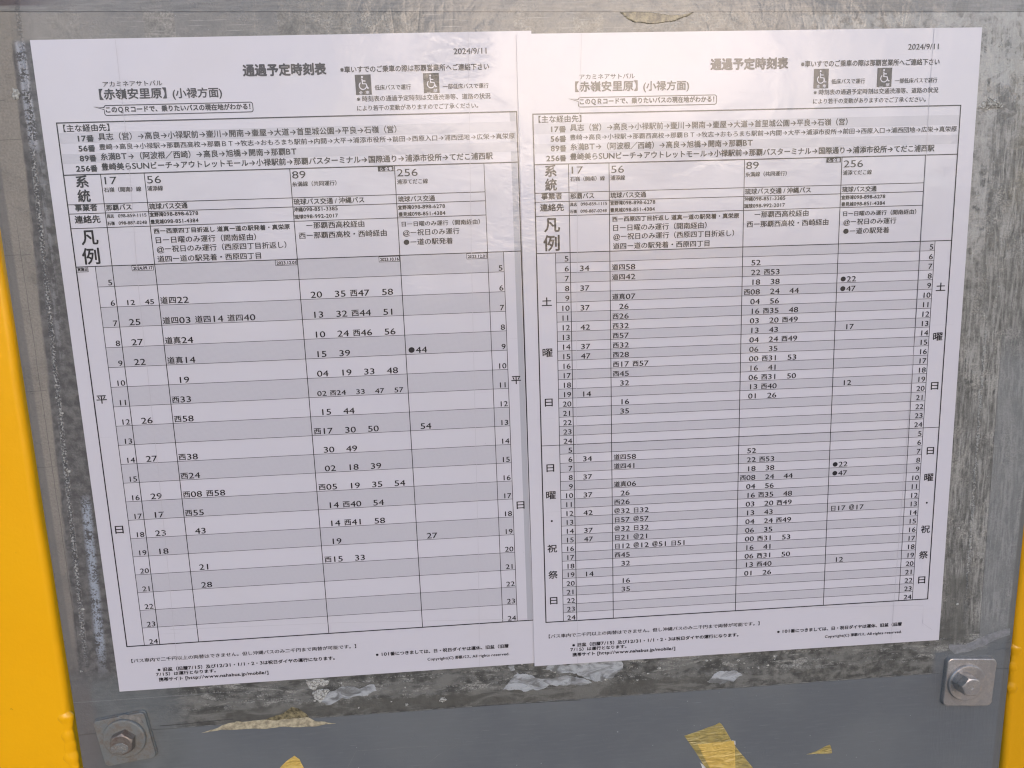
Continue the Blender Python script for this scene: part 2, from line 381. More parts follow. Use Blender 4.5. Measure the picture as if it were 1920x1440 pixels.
def grid(parent, hx):
    frame('table_border', XB[0], TOP, XB[6], BOT, 0.50, ZL + .015, INK, parent)
    hline(54.8, XB[0], XB[6], 0.46, parent)
    for y in (67.2, 71.1, 77.3): hline(y, XB[0], XB[5], 0.30, parent)
    hline(93.8, XB[0], XB[6], 0.38, parent)
    for x in XB[1:5]: vline(x, 54.8, BOT, 0.34, parent)
    vline(XB[5], 54.8, BOT, 0.28, parent); vline(hx, 93.8, BOT, 0.28, parent); vline(194.3, 93.8, BOT, 0.28, parent)
def rows(parent, y0, pitch, n, hx, hours, digit_h):
    for i in range(n):
        ya, yb = y0 + pitch * i, y0 + pitch * (i + 1)
        if i % 2 == 0: quad('shaded_row', hx, ya, 194.3, yb, ZS, SHADE, parent)
        if yb < BOT - 1: hline(yb, hx, 194.3, 0.22, parent, INK2, ZL - .01)
        me, wd = cell_mesh(str(hours[i]), 0.80, 2.45, 'hour_number', INK, ZT)
        for xr in (21.1, 193.8):
            o = link('hour_number', me, parent); o.location = ((xr - wd) * MM, -(yb - 0.55) * MM, 0)
def departures(parent, x, yb, s, k, digit_h):
    """s like '　20 　35 西47': one slot per departure, an ideographic space where a slot has no mark"""
    sk = k
    for slot in s.split(' '):
        n = sum(1 for ch in slot if ch == '\u3000')
        core = slot.strip('\u3000'); x += 3.6 * sk * n
        me, wd = cell_mesh(core, sk, digit_h * (sk / k), 'departure_time', INK, ZT)
        o = link('departure_time', me, parent); o.location = (x * MM, -(yb - 0.6) * MM, 0); x += wd + 1.6 * sk

def sheet(name, loc, rot, label):
    t = bpy.data.objects.new(name, None); C.objects.link(t); t.empty_display_size = 0.02; place(t, loc, rot)
    tag(t, label, 'timetable', 'printed bus timetables taped to the board')
    nx, ny = 21, 30; V, F = [], []
    th = 0.10
    for j in range(ny + 1):
        for i in range(nx + 1): V.append((i / nx * 0.210, -j / ny * 0.297, th * MM * 0.9))
    for j in range(ny):
        for i in range(nx):
            a = j * (nx + 1) + i; F.append((a, a + nx + 1, a + nx + 2, a + 1))
    b = len(V); V += [(0, 0, -.00006), (.21, 0, -.00006), (.21, -.297, -.00006), (0, -.297, -.00006)]
    c = [0, nx, len(V) - 5, ny * (nx + 1)]
    F += [(c[0], c[1], b + 1, b), (c[1], c[2], b + 2, b + 1), (c[2], c[3], b + 3, b + 2), (c[3], c[0], b, b + 3), (b, b + 1, b + 2, b + 3)]
    mesh_obj('paper', V, F, MP, t)
    return t
SX = '\u3000'
left = sheet('timetable_sheet', (0, 0, 0.55), 0.0, 'white weekday bus timetable with tall rows, tucked under the other sheet at its right edge')
header(left); grid(left, 14.5)
rows(left, 93.8, 9.0, 20, 14.5, range(5, 25), 2.8)
LW = {6: (('a', '　12 　45'), ('b', '道四22'), ('c', '　20 　35 西47 　58')), 7: (('1', '　25'), ('b', '道四03 道四14 道四40'), ('c', '　13 　32 西44 　51')),
      8: (('1', '　27'), ('b', '道真24'), ('c', '　10 　24 西46 　56')), 9: (('1', '　22'), ('b', '道真14'), ('c', '　15 　39'), ('d', '●44')),
      10: (('b', '　19'), ('c', '　04 　19 　33 　48')), 11: (('b', '西33'), ('s', '　02 西24 　33 　47 　57')), 12: (('1', '　26'), ('b', '西58'), ('c', '　15 　44')),
      13: (('c', '西17 　30 　50'), ('d', '　54')), 14: (('1', '　27'), ('b', '西38'), ('c', '　30 　49')), 15: (('b', '西24'), ('c', '　02 　18 　39')),
      16: (('1', '　29'), ('b', '西08 西58'), ('c', '西05 　19 　35 　54')), 17: (('1', '　17'), ('b', '西55'), ('c', '　14 西40 　54')),
      18: (('1', '　23'), ('b', '　43'), ('c', '　14 西41 　58')), 19: (('1', '　18'), ('c', '　19'), ('d', '　27')), 20: (('b', '　21'), ('c', '西15 　33')), 21: (('b', '　28'),)}
for h, cells in LW.items():
    yb = 93.8 + 9.0 * (h - 4)
    for c, s in cells:
        x, k = {'1': (22.2, 1), 'a': (22.6, .79), 'b': (40.5, 1), 'c': (102.9, 1), 's': (102.9, .83), 'd': (148.5, 1)}[c]
        departures(left, x, yb, s, k, 2.75 * (k if k < 1 else 1))
for x, y, ch in ((7.6, 155.0, '平'), (8.1, 216.9, '日'), (195.8, 154.9, '平'), (196.1, 215.9, '日')):
    link('day_heading', fit_mesh(ch, x, x + (3.7 if ch == '日' else 4.4), y, 3.9, 0, ZT, INK, 'day_heading'), left)
for x0, y0, x1, y1, s in ((6.4, 93.95, 11.3, 96.0, '実施日'), (30.1, 94.1, 39.3, 96.3, '2024.09.17'), (92.4, 93.95, 101.7, 96.3, '2023.12.01'), (138.2, 94.1, 147.3, 96.4, '2023.10.16'), (177.6, 94.1, 186.8, 96.5, '2023.12.01')):
    q = quad('date_box', x0, y0, x1, y1, ZS + .02, WHITE, left)
    frame('box_border', x0, y0, x1, y1, 0.22, ZL + .03, INK, q)
    link('date_text', fit_mesh(s, x0 + .5, x1 - .35, y1 - .4, 1.4, 0.7, ZT, INK, 'date_text'), q)
# faint grime of an older tape strip along the right-hand margin, under the print
quad('adhesive_stain', 199.3, 33.6, 201.9, 273.4, ZS - .02, STAIN, left)
for pts in ([(34.6, 0.3), (34.3, 49.1), (31.9, 101.6), (30.8, 192.4), (28.5, 296.7)], [(182.6, 0.3), (179.7, 95.2), (176.5, 241), (174.6, 296.7)], [(27.5, 266.5), (110.0, 268.6), (200, 273.0)]):
    ribbon('tape_edge', pts, 0.16, ZT + .05, m_ink('clear_tape_edge', (0.50, 0.47, 0.50)) if 'TE' not in globals() else TE, left)
    TE = bpy.data.materials['clear_tape_edge']

right = sheet('timetable_sheet', (203.353501, -1.365421, 1.15), -0.0043872, 'white weekend bus timetable with two blocks of narrow rows, overlapping the other sheet')
header(right); grid(right, 15.0)
rows(right, 93.8, 4.5, 40, 15.0, list(range(5, 25)) * 2, 2.5)
quad('grid_line', XB[0], 183.65, XB[6], 183.95, ZL + .02, INK, right)
SAT = {6: ('　34', '道四58', '　52', ''), 7: ('', '道四42', '　22 西53', ''), 8: ('　37', '', '　18 　38', '●22'), 9: ('', '道真07', '西08 　24 　44', '●47'), 10: ('　37', '　26', '　04 　56', ''),
       11: ('', '西26', '　16 西35 　48', ''), 12: ('　42', '西32', '　03 　20 西49', ''), 13: ('', '西57', '　13 　43', '　17'), 14: ('　37', '西32', '　04 　24 西49', ''), 15: ('　47', '西28', '　06 　35', ''),
       16: ('', '西17 西57', '　00 西31 　53', ''), 17: ('', '西45', '　16 　41', ''), 18: ('', '　32', '　06 西31 　50', ''), 19: ('　14', '', '　13 西40', '　12'), 20: ('', '　16', '　01 　26', ''), 21: ('', '　35', '', '')}
SUN = dict(SAT); SUN[7] = ('', '道四41', '　22 西53', ''); SUN[9] = ('', '道真06', '西08 　24 　44', '●47'); SUN[12] = ('　42', '@32 日32', '　03 　20 西49', ''); SUN[13] = ('', '日57 @57', '　13 　43', '日17 @17')
SUN[14] = ('　37', '@32 日32', '　04 　24 西49', ''); SUN[15] = ('　47', '日21 @21', '　06 　35', ''); SUN[16] = ('', '日12 @12 @51 日51', '　00 西31 　53', '')
for base, tab in ((93.8, SAT), (183.8, SUN)):
    for h, cells in tab.items():
        for x, s in zip((22.6, 40.8, 102.9, 149.0), cells):
            if s: departures(right, x, base + 4.5 * (h - 4) + 0.12, s, 0.88, 2.45)
for x, y, ch in ((8.2, 117.6, '土'), (8.0, 141.3, '曜'), (8.5, 164.8, '日'), (8.5, 196.7, '日'), (8.0, 210.3, '曜'), (8.0, 237.4, '祝'), (8.1, 251.0, '祭'), (8.6, 264.4, '日'),
                 (196.2, 117.2, '土'), (196.4, 141.0, '曜'), (196.9, 164.9, '日'), (196.9, 197.4, '日'), (196.5, 211.1, '曜'), (196.5, 238.1, '祝'), (196.4, 251.8, '祭'), (196.8, 265.1, '日')):
    link('day_heading', fit_mesh(ch, x, x + (3.6 if ch == '日' else 4.6), y, 3.9, 0, ZT, INK, 'day_heading'), right)
for x, y in ((10.4, 221.4), (198.6, 222.3)):
    d = [(a * MM, -b * MM, ZT * MM) for a, b in arc(x, y, 0.5, 0, 340, 14)]; mesh_obj('middle_dot', d, [tuple(range(len(d)))], INK, right)
for pts in ([(28.5, 0.3), (26.0, 53.1), (23.6, 149.8), (21.6, 296.7)], [(187.6, 0.3), (187.2, 33.3), (187.5, 56.8), (187.4, 130.8), (184.2, 296.7)], [(136.1, 274.5), (200.3, 277.0), (200.6, 287), (206, 291.0)]):
    ribbon('tape_edge', pts, 0.16, ZT + .05, TE, right)

# ---------------------------------------------------------------- sign plate
def m_board():
    n = NT('weathered_grey_painted_steel'); g = n.vec(n.obj, (1000, 1000, 1000)); xy = n.xyz(g); X, Y = xy[0], xy[1]
    w1 = n.noise(g, 0.06, 4, .6); w2 = n.noise(n.vec(g, (1, 1, 1), (90, 40, 0)), 0.25, 5, .62); w3 = n.noise(n.vec(g, (1, 1, 1), (9, 70, 0)), 1.1, 4, .6)
    big = n.noise(n.vec(g, (1, 1, 1), (300, 10, 0)), 0.02, 3, .5)
    sv = n.noise(n.vec(g, (1, .10, 1), (11, 3, 0)), 0.7, 5, .65); sh = n.noise(n.vec(g, (.10, 1, 1), (2, 19, 0)), 0.8, 5, .65)
    wob = n.mul(n.math('SUBTRACT', w2, .5), 5.0); wob1 = n.mul(n.math('SUBTRACT', w1, .5), 9.0)
    Xn = n.add(X, wob); Yn = n.add(Y, wob)
    # bare paint
    c = n.mix(n.ss(big, .35, .65), (.122, .129, .137), (.142, .149, .153))
    c = n.mix(n.mul(n.ss(sh, .45, .75), .30), c, (.17, .18, .19))
    c = n.mix(n.mul(n.ss(w3, .62, .80), .25), c, (.085, .09, .095))
    bare = c
    # zone once covered by tapes
    zone = n.mul(n.ss(n.add(Y, n.mul(n.math('SUBTRACT', sh, .5), 2.0)), -319.2, -318.4), n.ss(X, -23.0, -22.2))
    grime = n.mix(n.ss(w2, .35, .66), (.062, .060, .054), (.19, .183, .163))
    top = n.ss(Y, -6.0, 3.0)
    grime = n.mix(n.mul(top, n.ss(w1, .2, .6)), grime, n.mix(n.ss(n.add(n.mul(w3, .55), n.mul(w2, .45)), .36, .64), (.155, .143, .124), (.30, .278, .242)))
    rgt = n.ss(X, 405.0, 418.0)
    grime = n.mix(n.mul(rgt, n.add(n.mul(n.ss(sv, .38, .62), .85), .1)), grime, n.mix(n.ss(n.add(n.mul(w3, .35), n.mul(sv, .65)), .40, .58), (.150, .145, .135), (.345, .333, .308)))
    low_ = n.ss(Y, -285, -298)
    cx = n.cell(n.add(X, n.mul(w1, 3.0)), 13.0, .3); cx2 = n.cell(n.add(X, n.mul(w3, .8)), 31.0, .7); cy = n.cell(n.add(Y, n.mul(w1, 3.0)), 17.0, .1)
    dry = n.mul(n.mul(n.ss(n.add(n.mul(w1, .5), n.mul(w2, .5)), .50, .62), n.ss(w3, .40, .60)), n.math('SUBTRACT', 1.0, n.mul(low_, .75)))
    grime = n.mix(n.mul(dry, .75), grime, (.40, .375, .33))
    # squares left by single strips of tape: each a little different in tone and in how much of it peeled
    sm = n.mix(n.ss(n.add(w1, n.mul(sh, .3)), .4, .9), (.165, .158, .148), (.225, .214, .198))
    grime = n.mix(n.mul(top, n.mul(n.ss(n.add(cx, n.mul(cx2, .6)), .75, .85), .72)), grime, sm)
    grime = n.mix(n.mul(rgt, n.mul(n.ss(cy, .55, .6), .28)), grime, n.mix(n.ss(sv, .3, .7), (.15, .145, .132), (.235, .226, .205)))
    lowd = n.mix(n.ss(n.add(n.mul(w1, .5), n.mul(w2, .5)), .40, .58), (.062, .060, .054), (.150, .146, .134))
    grime = n.mix(n.mul(low_, n.add(.45, n.mul(n.ss(cx2, .4, .5), .35))), grime, lowd)
    streak = n.mul(n.ss(n.noise(n.vec(g, (.05, 1.4, 1), (3, 3, 0)), 1.0, 3, .6), .60, .66), top); grime = n.mix(n.mul(streak, .55), grime, (.36, .34, .31))
    vm = n.noise(n.vec(g, (1, .22, 1), (5, 50, 0)), .13, 5, .65, .8)
    grime = n.mix(n.mul(rgt, n.mul(n.ss(vm, .50, .62), .55)), grime, n.mix(n.ss(w3, .3, .7), (.085, .082, .075), (.15, .146, .134)))
    grime = n.mix(n.mul(rgt, n.mul(n.ss(vm, .44, .36), .65)), grime, n.mix(n.ss(w3, .3, .7), (.26, .25, .225), (.40, .385, .35)))
    hm = n.noise(n.vec(g, (.28, 1, 1), (50, 5, 0)), .20, 5, .68, 1.0)
    grime = n.mix(n.mul(low_, n.mul(n.mul(n.ss(hm, .545, .60), n.ss(Yn, -312, -308)), .85)), grime, n.mix(n.ss(w3, .35, .65), (.17, .165, .15), (.38, .37, .335)))
    grime = n.mix(n.mul(low_, n.mul(n.ss(hm, .44, .38), .7)), grime, (.055, .053, .048))
    c = n.mix(zone, c, grime)
    rim = n.math('MAXIMUM', n.mul(n.mul(n.ss(n.add(Y, n.mul(wob1, .2)), 5.2, 3.8), n.ss(Y, -6, -2)), n.ss(X, 318, 345)), n.mul(n.mul(n.ss(n.add(X, n.mul(Y, -.0044)), 423.5, 421.5), n.ss(X, 405, 408)), n.ss(n.add(Y, wob1), -130, -95)))
    c = n.mix(n.mul(rim, n.mul(n.ss(w2, .34, .56), .55)), c, (.42, .405, .38))
    glare = n.mul(n.mul(n.ss(n.add(X, n.mul(wob1, 2.0)), 372, 400), n.ss(n.add(Y, wob1), -62, -30)), n.ss(n.add(n.mul(w1, .4), n.mul(n.noise(n.vec(g, (1, 1, 1), rot=(0, 0, .7)), .11, 5, .65, 1.2), .6)), .46, .54))
    c = n.mix(n.mul(glare, .65), c, n.mix(w3, (.34, .33, .31), (.50, .485, .46)))  # glare on the clear tape at upper right, painted in as pale patches
    foot_line = n.mul(n.ss(n.math('ABSOLUTE', n.add(Y, 318.7)), .22, .06), n.ss(n.noise(n.vec(g, (.3, 0, 0)), .6, 2), .42, .56)); c = n.mix(n.mul(foot_line, .6), c, (.36, .355, .34))
    dots = n.ss(n.noise(n.vec(g, (1, 1, 1), (77, 5, 0)), .55, 1, .3), .79, .82); c = n.mix(n.mul(dots, .75), c, (.33, .34, .34))
    nick = n.ss(n.noise(n.vec(g, (.06, 1.6, 1), rot=(0, 0, -.12)), 1.0, 2, .5), .715, .73); c = n.mix(n.mul(nick, .45), c, (.27, .28, .285))
    # lower margin: soft olive grime along the foot, broken horizontal crust above it
    foot = n.mul(n.mul(n.ss(Yn, -319, -317), n.ss(Yn, -309.5, -312.0)), n.mul(n.ss(X, 16, 60), n.ss(X, 300, 270)))
    c = n.mix(n.mul(foot, .8), c, n.mix(w2, (.078, .074, .064), (.105, .10, .088)))
    crust = n.mul(n.mul(n.ss(Yn, -313, -309), n.ss(sh, .52, .60)), n.ss(n.add(w3, n.mul(w2, .6)), .80, .92))
    crust = n.mul(crust, n.mul(n.ss(Y, -297, -299), n.ss(X, 5, 30)))
    c = n.mix(n.mul(crust, .9), c, (.40, .385, .35))
    patchy = n.mul(n.ss(n.noise(n.vec(g, (.35, 1, 1), (40, 2, 0)), .12, 4, .6, .6), .50, .60), low_); c = n.mix(n.mul(n.mul(patchy, zone), .55), c, n.mix(w3, (.17, .165, .15), (.23, .222, .20)))
    gold = n.mul(n.mul(n.ss(X, 425, 445), n.ss(n.add(Y, wob1), -100, -70)), n.ss(w1, .35, .6)); c = n.mix(n.mul(gold, .35), c, (.26, .22, .13))
    # lower left corner next to the sheet: almost clean
    cl = n.mul(n.ss(X, 34, 12), n.ss(Yn, -296, -304)); c = n.mix(n.mul(cl, .85), c, n.mix(w2, (.115, .125, .125), (.16, .168, .168)))
    # left margin: beige film remnant, dark line beside it, crackled white flakes, chalky blue-white streak
    drift = n.mul(n.math('SUBTRACT', -47.0, Y), 0.036)          # the remnants lean away from the sheet further down
    U = n.add(X, drift); Un = n.add(U, n.mul(n.math('SUBTRACT', sv, .5), 3.0))
    lm = n.ss(X, 3, 0)
    dk = n.mix(n.ss(w2, .35, .65), (.085, .08, .078), (.155, .146, .14))
    c = n.mix(n.mul(lm, .95), c, dk)
    film_ = n.mul(n.ss(Un, -8.6, -10.2), lm); low = n.ss(Yn, -300, -262)
    fc = n.mix(n.ss(w3, .3, .7), (.225, .200, .170), (.285, .255, .218))
    fc = n.mix(n.mul(n.ss(w1, .45, .70), .5), fc, (.17, .155, .135))
    fc = n.mix(n.mul(n.ss(Y, -150, -290), .55), fc, (.165, .15, .14))
    c = n.mix(n.mul(film_, low), c, fc)
    edge = n.mul(n.mul(n.ss(X, -19.0, -20.2), lm), low); c = n.mix(n.mul(edge, .75), c, (.15, .14, .132))
    crease = n.ss(n.math('ABSOLUTE', n.add(X, n.add(16.5, n.mul(n.math('SUBTRACT', w1, .5), 1.2)))), .14, .05); c = n.mix(n.mul(n.mul(crease, .7), n.mul(low, n.ss(Y, -60, -90))), c, (.06, .055, .05))
    flake = n.mul(n.ss(n.math('ABSOLUTE', n.add(U, 5.6)), 1.6, .3), n.ss(n.add(w3, n.mul(sv, .4)), .66, .80)); flake = n.mul(flake, n.mul(lm, n.ss(Y, -290, -255)))
    c = n.mix(n.mul(flake, .9), c, (.50, .485, .46))
    chalk = n.mul(n.mul(n.ss(n.math('ABSOLUTE', n.add(U, -1.8)), 3.0, .8), n.ss(n.add(w2, w3), .88, 1.06)), n.mul(n.ss(Y, -196, -204), n.ss(Y, -292, -268)))
    c = n.mix(n.mul(n.mul(chalk, lm), .85), c, (.34, .37, .42))
    chalk2 = n.mul(n.mul(n.ss(n.math('ABSOLUTE', n.add(X, 4.6)), 2.6, 1.0), n.ss(n.add(w2, w3), .92, 1.04)), n.mul(n.ss(Y, 1, -1), n.ss(Y, -48, -38)))
    c = n.mix(n.mul(n.mul(chalk2, lm), .85), c, (.44, .44, .47))
    tl = n.mul(n.ss(n.add(X, wob1), -2, -8), n.ss(Y, -1, 2)); c = n.mix(n.mul(n.ss(X, 60, -5), n.mul(n.ss(Y, -2, 1), .75)), c, n.mix(w2, (.24, .215, .18), (.31, .28, .24)))
    haze = n.mul(n.mul(n.ss(n.math('ABSOLUTE', n.add(U, n.add(2.6, n.mul(n.math('SUBTRACT', sv, .5), 1.5)))), 2.0, .6), n.ss(n.add(w2, sv), .92, 1.12)), n.mul(n.ss(Y, -38, -50), n.ss(Y, -150, -120)))
    c = n.mix(n.mul(n.mul(haze, lm), .6), c, (.25, .245, .25))
    for yy, xx in ((-39.5, -9.0), (-87.6, -12.5), (-148.0, -14.0), (-183.5, -15.0), (-23.5, -14)):
        ck = n.mul(n.ss(n.math('ABSOLUTE', n.add(Y, n.add(-yy, n.mul(n.math('SUBTRACT', w1, .5), 1.6)))), .20, .06), n.mul(n.ss(X, xx + .6, xx - .6), n.ss(w3, .34, .42)))
        c = n.mix(n.mul(ck, .6), c, (.085, .078, .07))
    foot_l = n.mul(n.ss(n.add(X, n.mul(wob, .4)), 36, 14), n.ss(n.add(Y, n.mul(wob1, .6)), -284, -296))
    c = n.mix(n.mul(foot_l, .88), c, n.mix(n.ss(n.add(n.mul(w1, .6), n.mul(sh, .4)), .35, .65), (.118, .124, .122), (.165, .170, .168)))
    foot_b = n.mul(n.ss(Xn, -11, -16), n.ss(Y, -284, -298)); c = n.mix(n.mul(foot_b, .8), c, n.mix(w2, (.125, .112, .106), (.165, .15, .142)))
    tapes = n.ss(n.math('ABSOLUTE', n.add(Y, n.add(301.6, n.mul(n.math('SUBTRACT', w1, .5), 1.0)))), .25, .08); c = n.mix(n.mul(n.mul(tapes, n.ss(X, 60, 40)), .45), c, (.27, .275, .27))
    # top edge: seam of an upper strip, brown corner grime, pale patches
    seam = n.ss(n.math('ABSOLUTE', n.add(Y, n.add(-11.2, n.add(n.mul(X, .016), n.mul(n.math('SUBTRACT', w1, .5), .8))))), .22, .08)
    c = n.mix(n.mul(seam, .75), c, (.06, .056, .052))
    up = n.ss(n.add(Y, n.mul(X, .016)), 11.2, 11.6); c = n.mix(n.mul(up, .65), c, n.mix(n.ss(sh, .3, .7), (.15, .145, .138), (.245, .235, .22)))
    bc = n.mul(n.ss(X, 25, -6), n.ss(n.add(Y, n.mul(w1, 1.5)), 14.0, 14.8)); c = n.mix(n.mul(bc, .9), c, (.10, .075, .075))
    # right margin: paler strip beyond the overlap line, bright crease lines
    ol = n.mul(n.ss(X, 434.6, 434.9), n.ss(n.add(Y, wob1), -130, -160)); c = n.mix(n.mul(ol, .6), c, n.mix(w3, (.185, .19, .19), (.26, .265, .265)))
    oll = n.ss(n.math('ABSOLUTE', n.add(X, -434.7)), .16, .05); c = n.mix(n.mul(oll, n.mul(.7, n.ss(Y, -100, -120)) if False else n.mul(n.ss(Y, -100, -120), .7)), c, (.07, .07, .065))
    cz = n.math('ABSOLUTE', n.add(n.add(X, -426.0), n.mul(n.math('SUBTRACT', w2, .5), 6.0)))
    crz = n.mul(n.mul(n.ss(cz, .9, .1), n.ss(w3, .40, .55)), n.mul(n.ss(Y, -120, -160), n.ss(Y, -300, -270))); c = n.mix(n.mul(crz, .8), c, (.47, .46, .43))
    rb = n.mul(n.mul(n.ss(X, 432, 424), n.ss(X, 412, 417)), n.mul(n.ss(Y, -262, -268), n.ss(Yn, -304, -300))); c = n.mix(n.mul(rb, .7), c, n.mix(w2, (.07, .068, .06), (.13, .125, .11)))
    clr = n.mul(n.ss(X, 436, 442), n.ss(n.add(Y, wob1), -297, -301)); clr = n.math('MAXIMUM', clr, n.mul(n.ss(X, 409, 413), n.ss(Y, -305, -308))); c = n.mix(n.mul(clr, .92), c, bare)
    edg = n.ss(n.add(X, n.mul(n.add(Y, 250), -0.03)), 450.6, 452.0); c = n.mix(n.mul(edg, .75), c, (.115, .112, .105))
    # height for relief
    tapez = n.mul(zone, n.math('SUBTRACT', 1.0, n.ss(Yn, -309, -313)))
    wr = n.ss(n.vor(n.vec(g, (1, .45, 1)), .16), .0, .10)
    h = n.add(n.mul(w2, n.add(n.mul(zone, .30), .02)), n.add(n.mul(w3, n.add(n.mul(zone, .12), .015)), n.mul(sv, n.mul(rgt, .25))))
    h = n.add(h, n.add(n.mul(dry, .10), n.add(n.mul(flake, .3), n.add(n.mul(crust, .2), n.mul(crz, .3)))))
    h = n.add(h, n.add(n.mul(n.mul(film_, low), .15), n.mul(seam, -.15)))
    nb = n.bump(h, .001)
    crum = n.mul(n.mul(n.ss(X, 396, 412), n.ss(n.add(Y, wob1), -108, -86)), n.ss(n.add(Y, wob1), -20, -48))
    hc = n.add(n.mul(n.noise(g, 0.08, 2, .5, .3), .5), n.mul(n.noise(n.vec(g, (1, 1, 1), (7, 7, 7)), 0.42, 4, .6, 1.0), n.add(.08, n.mul(crum, 1.3))))
    hc = n.add(hc, n.mul(wr, n.add(.02, n.mul(crum, .15))))
    n.set(Base_Color=c, Roughness=n.add(n.mul(w2, .25), .42), Normal=nb, Specular_IOR_Level=.4,
          Coat_Weight=n.mul(tapez, n.mul(n.ss(X, -8, 2), .65)), Coat_Roughness=.12, Coat_Normal=n.bump(hc, .001))
    return n.m
MB = m_board()
def plate():
    """steel plate 2 mm thick with slightly rounded outline; its sides lean a little, as the sign does"""
    V, F = [], []
    out = [(-24.4, 60), (460.5, 60), (451.0, -420), (-22.6, -420)]
    for z in (0.0, -2.0): V += [(x * MM, y * MM, z * MM) for x, y in out]
    F = [(3, 2, 1, 0), (4, 5, 6, 7), (0, 1, 5, 4), (1, 2, 6, 5), (2, 3, 7, 6), (3, 0, 4, 7)]
    bm = bmesh.new(); vs = [bm.verts.new(v) for v in V]
    for f in F: bm.faces.new([vs[i] for i in f])
    bmesh.ops.recalc_face_normals(bm, faces=bm.faces)
    bmesh.ops.bevel(bm, geom=[e for e in bm.edges if all(v.co.z > -.0001 for v in e.verts)], offset=.0006, segments=2, affect='EDGES')
    o = bm_obj('steel_plate', bm, MB)
    return o
board = bpy.data.objects.new('sign_board', None); C.objects.link(board); place(board, (0, 0, 0))
tag(board, 'grey steel notice board with scuffed tape residue behind both timetables', 'notice board')
pl = plate(); pl.parent = board

# ---------------------------------------------------------------- flakes, smears and torn remnants stuck to the plate
def blob(name, pts, z, th, mat, parent=None, loc=None, rough=.12, seed=0, sub=3, dome=0.0):
    """thin irregular flake: outline pts (mm) broken up, top face slightly crowned"""
    rnd = random.Random(seed); P = [Vector(p) for p in pts]
    for k in range(sub):
        Q = []
        for i, p in enumerate(P):
            q = P[(i + 1) % len(P)]; m = (p + q) / 2; d = (q - p); L_ = d.length
            Q += [p, m + Vector((-d.y, d.x)) * rnd.uniform(-rough, rough) * (1.0 if k else .8)]
        P = Q
    c = sum(P, Vector((0, 0))) / len(P); n = len(P); V, F = [], []
    for f, zz in ((1.0, z), (1.0, z + th * .6), (.93, z + th)):
        V += [((c + (p - c) * f).x * MM, (c + (p - c) * f).y * MM, zz * MM) for p in P]
    for r in range(2):
        for i in range(n): j = (i + 1) % n; F.append((r * n + i, r * n + j, (r + 1) * n + j, (r + 1) * n + i))
    if dome:
        V += [((c + (p - c) * .5).x * MM, (c + (p - c) * .5).y * MM, (z + th + dome * rnd.uniform(.3, 1)) * MM) for p in P]
        for i in range(n): j = (i + 1) % n; F.append((2 * n + i, 2 * n + j, 3 * n + j, 3 * n + i))
        F.append(tuple(range(3 * n, 4 * n)))
    else: F.append(tuple(range(2 * n, 3 * n)))
    area = sum(P[i].x * P[(i + 1) % n].y - P[(i + 1) % n].x * P[i].y for i in range(n))
    if area < 0: F = [tuple(reversed(f)) for f in F]
    return mesh_obj(name, V, F, mat, parent, loc)
def m_flake():
    n = NT('chalky_paint_flake'); g = n.vec(n.obj, (1000, 1000, 1000)); a = n.noise(g, .9, 5, .65, .5); v = n.vor(n.vec(g, (1, 1, 0)), .55)
    c = n.mix(n.ss(a, .35, .6), (.30, .285, .25), (.52, .51, .475)); c = n.mix(n.mul(n.ss(n.add(v, n.mul(a, .10)), .10, .06), .9), c, (.10, .095, .085))
    n.set(Base_Color=c, Roughness=.85, Normal=n.bump(n.add(a, v), .001, .7)); return n.m
M_FLAKE = m_flake()
def m_smear():
    n = NT('dried_white_glue'); g = n.vec(n.obj, (1000, 1000, 1000)); a = n.noise(n.vec(g, (.5, 1, 1)), .22, 5, .6, .8); b = n.noise(g, 1.5, 3)
    c = n.mix(n.ss(a, .36, .60), (.15, .15, .145), (.40, .41, .42)); c = n.mix(n.mul(n.ss(b, .62, .70), .5), c, (.14, .14, .13))
    n.set(Base_Color=c, Roughness=.5, Normal=n.bump(a, .001, .6)); return n.m
M_SMEAR = m_smear()
M_BEIGE = m_simple('aged_paper_tape', (.43, .37, .25), .7, amp=.22, sc=.45, bump=.3)
M_BROWN = m_simple('stained_tape_backing', (.22, .18, .095), .6, amp=.4, sc=.4, bump=.3, coat=.6)
def m_ytape(name, col, col2):
    n = NT(name); g = n.vec(n.obj, (1000, 1000, 1000)); a = n.noise(g, .30, 4, .6); wv = n.noise(n.vec(g, (.35, 1.0, 1), rot=(0, 0, .5)), .33, 2, .5, .8)
    n.set(Base_Color=n.mix(n.ss(n.add(n.mul(a, .6), n.mul(wv, .4)), .35, .62), col2, col), Roughness=.38, Specular_IOR_Level=.5, Normal=n.bump(n.add(n.mul(wv, 1.6), n.mul(a, .12)), .001))
    return n.m
M_YT = m_ytape('yellow_masking_tape', (.66, .45, .12), (.55, .36, .085)); M_YT2 = m_ytape('ochre_tape_over_grey', (.41, .31, .10), (.27, .215, .085))
M_SHRED = m_simple('white_paper_shred', (.62, .60, .58), .8)
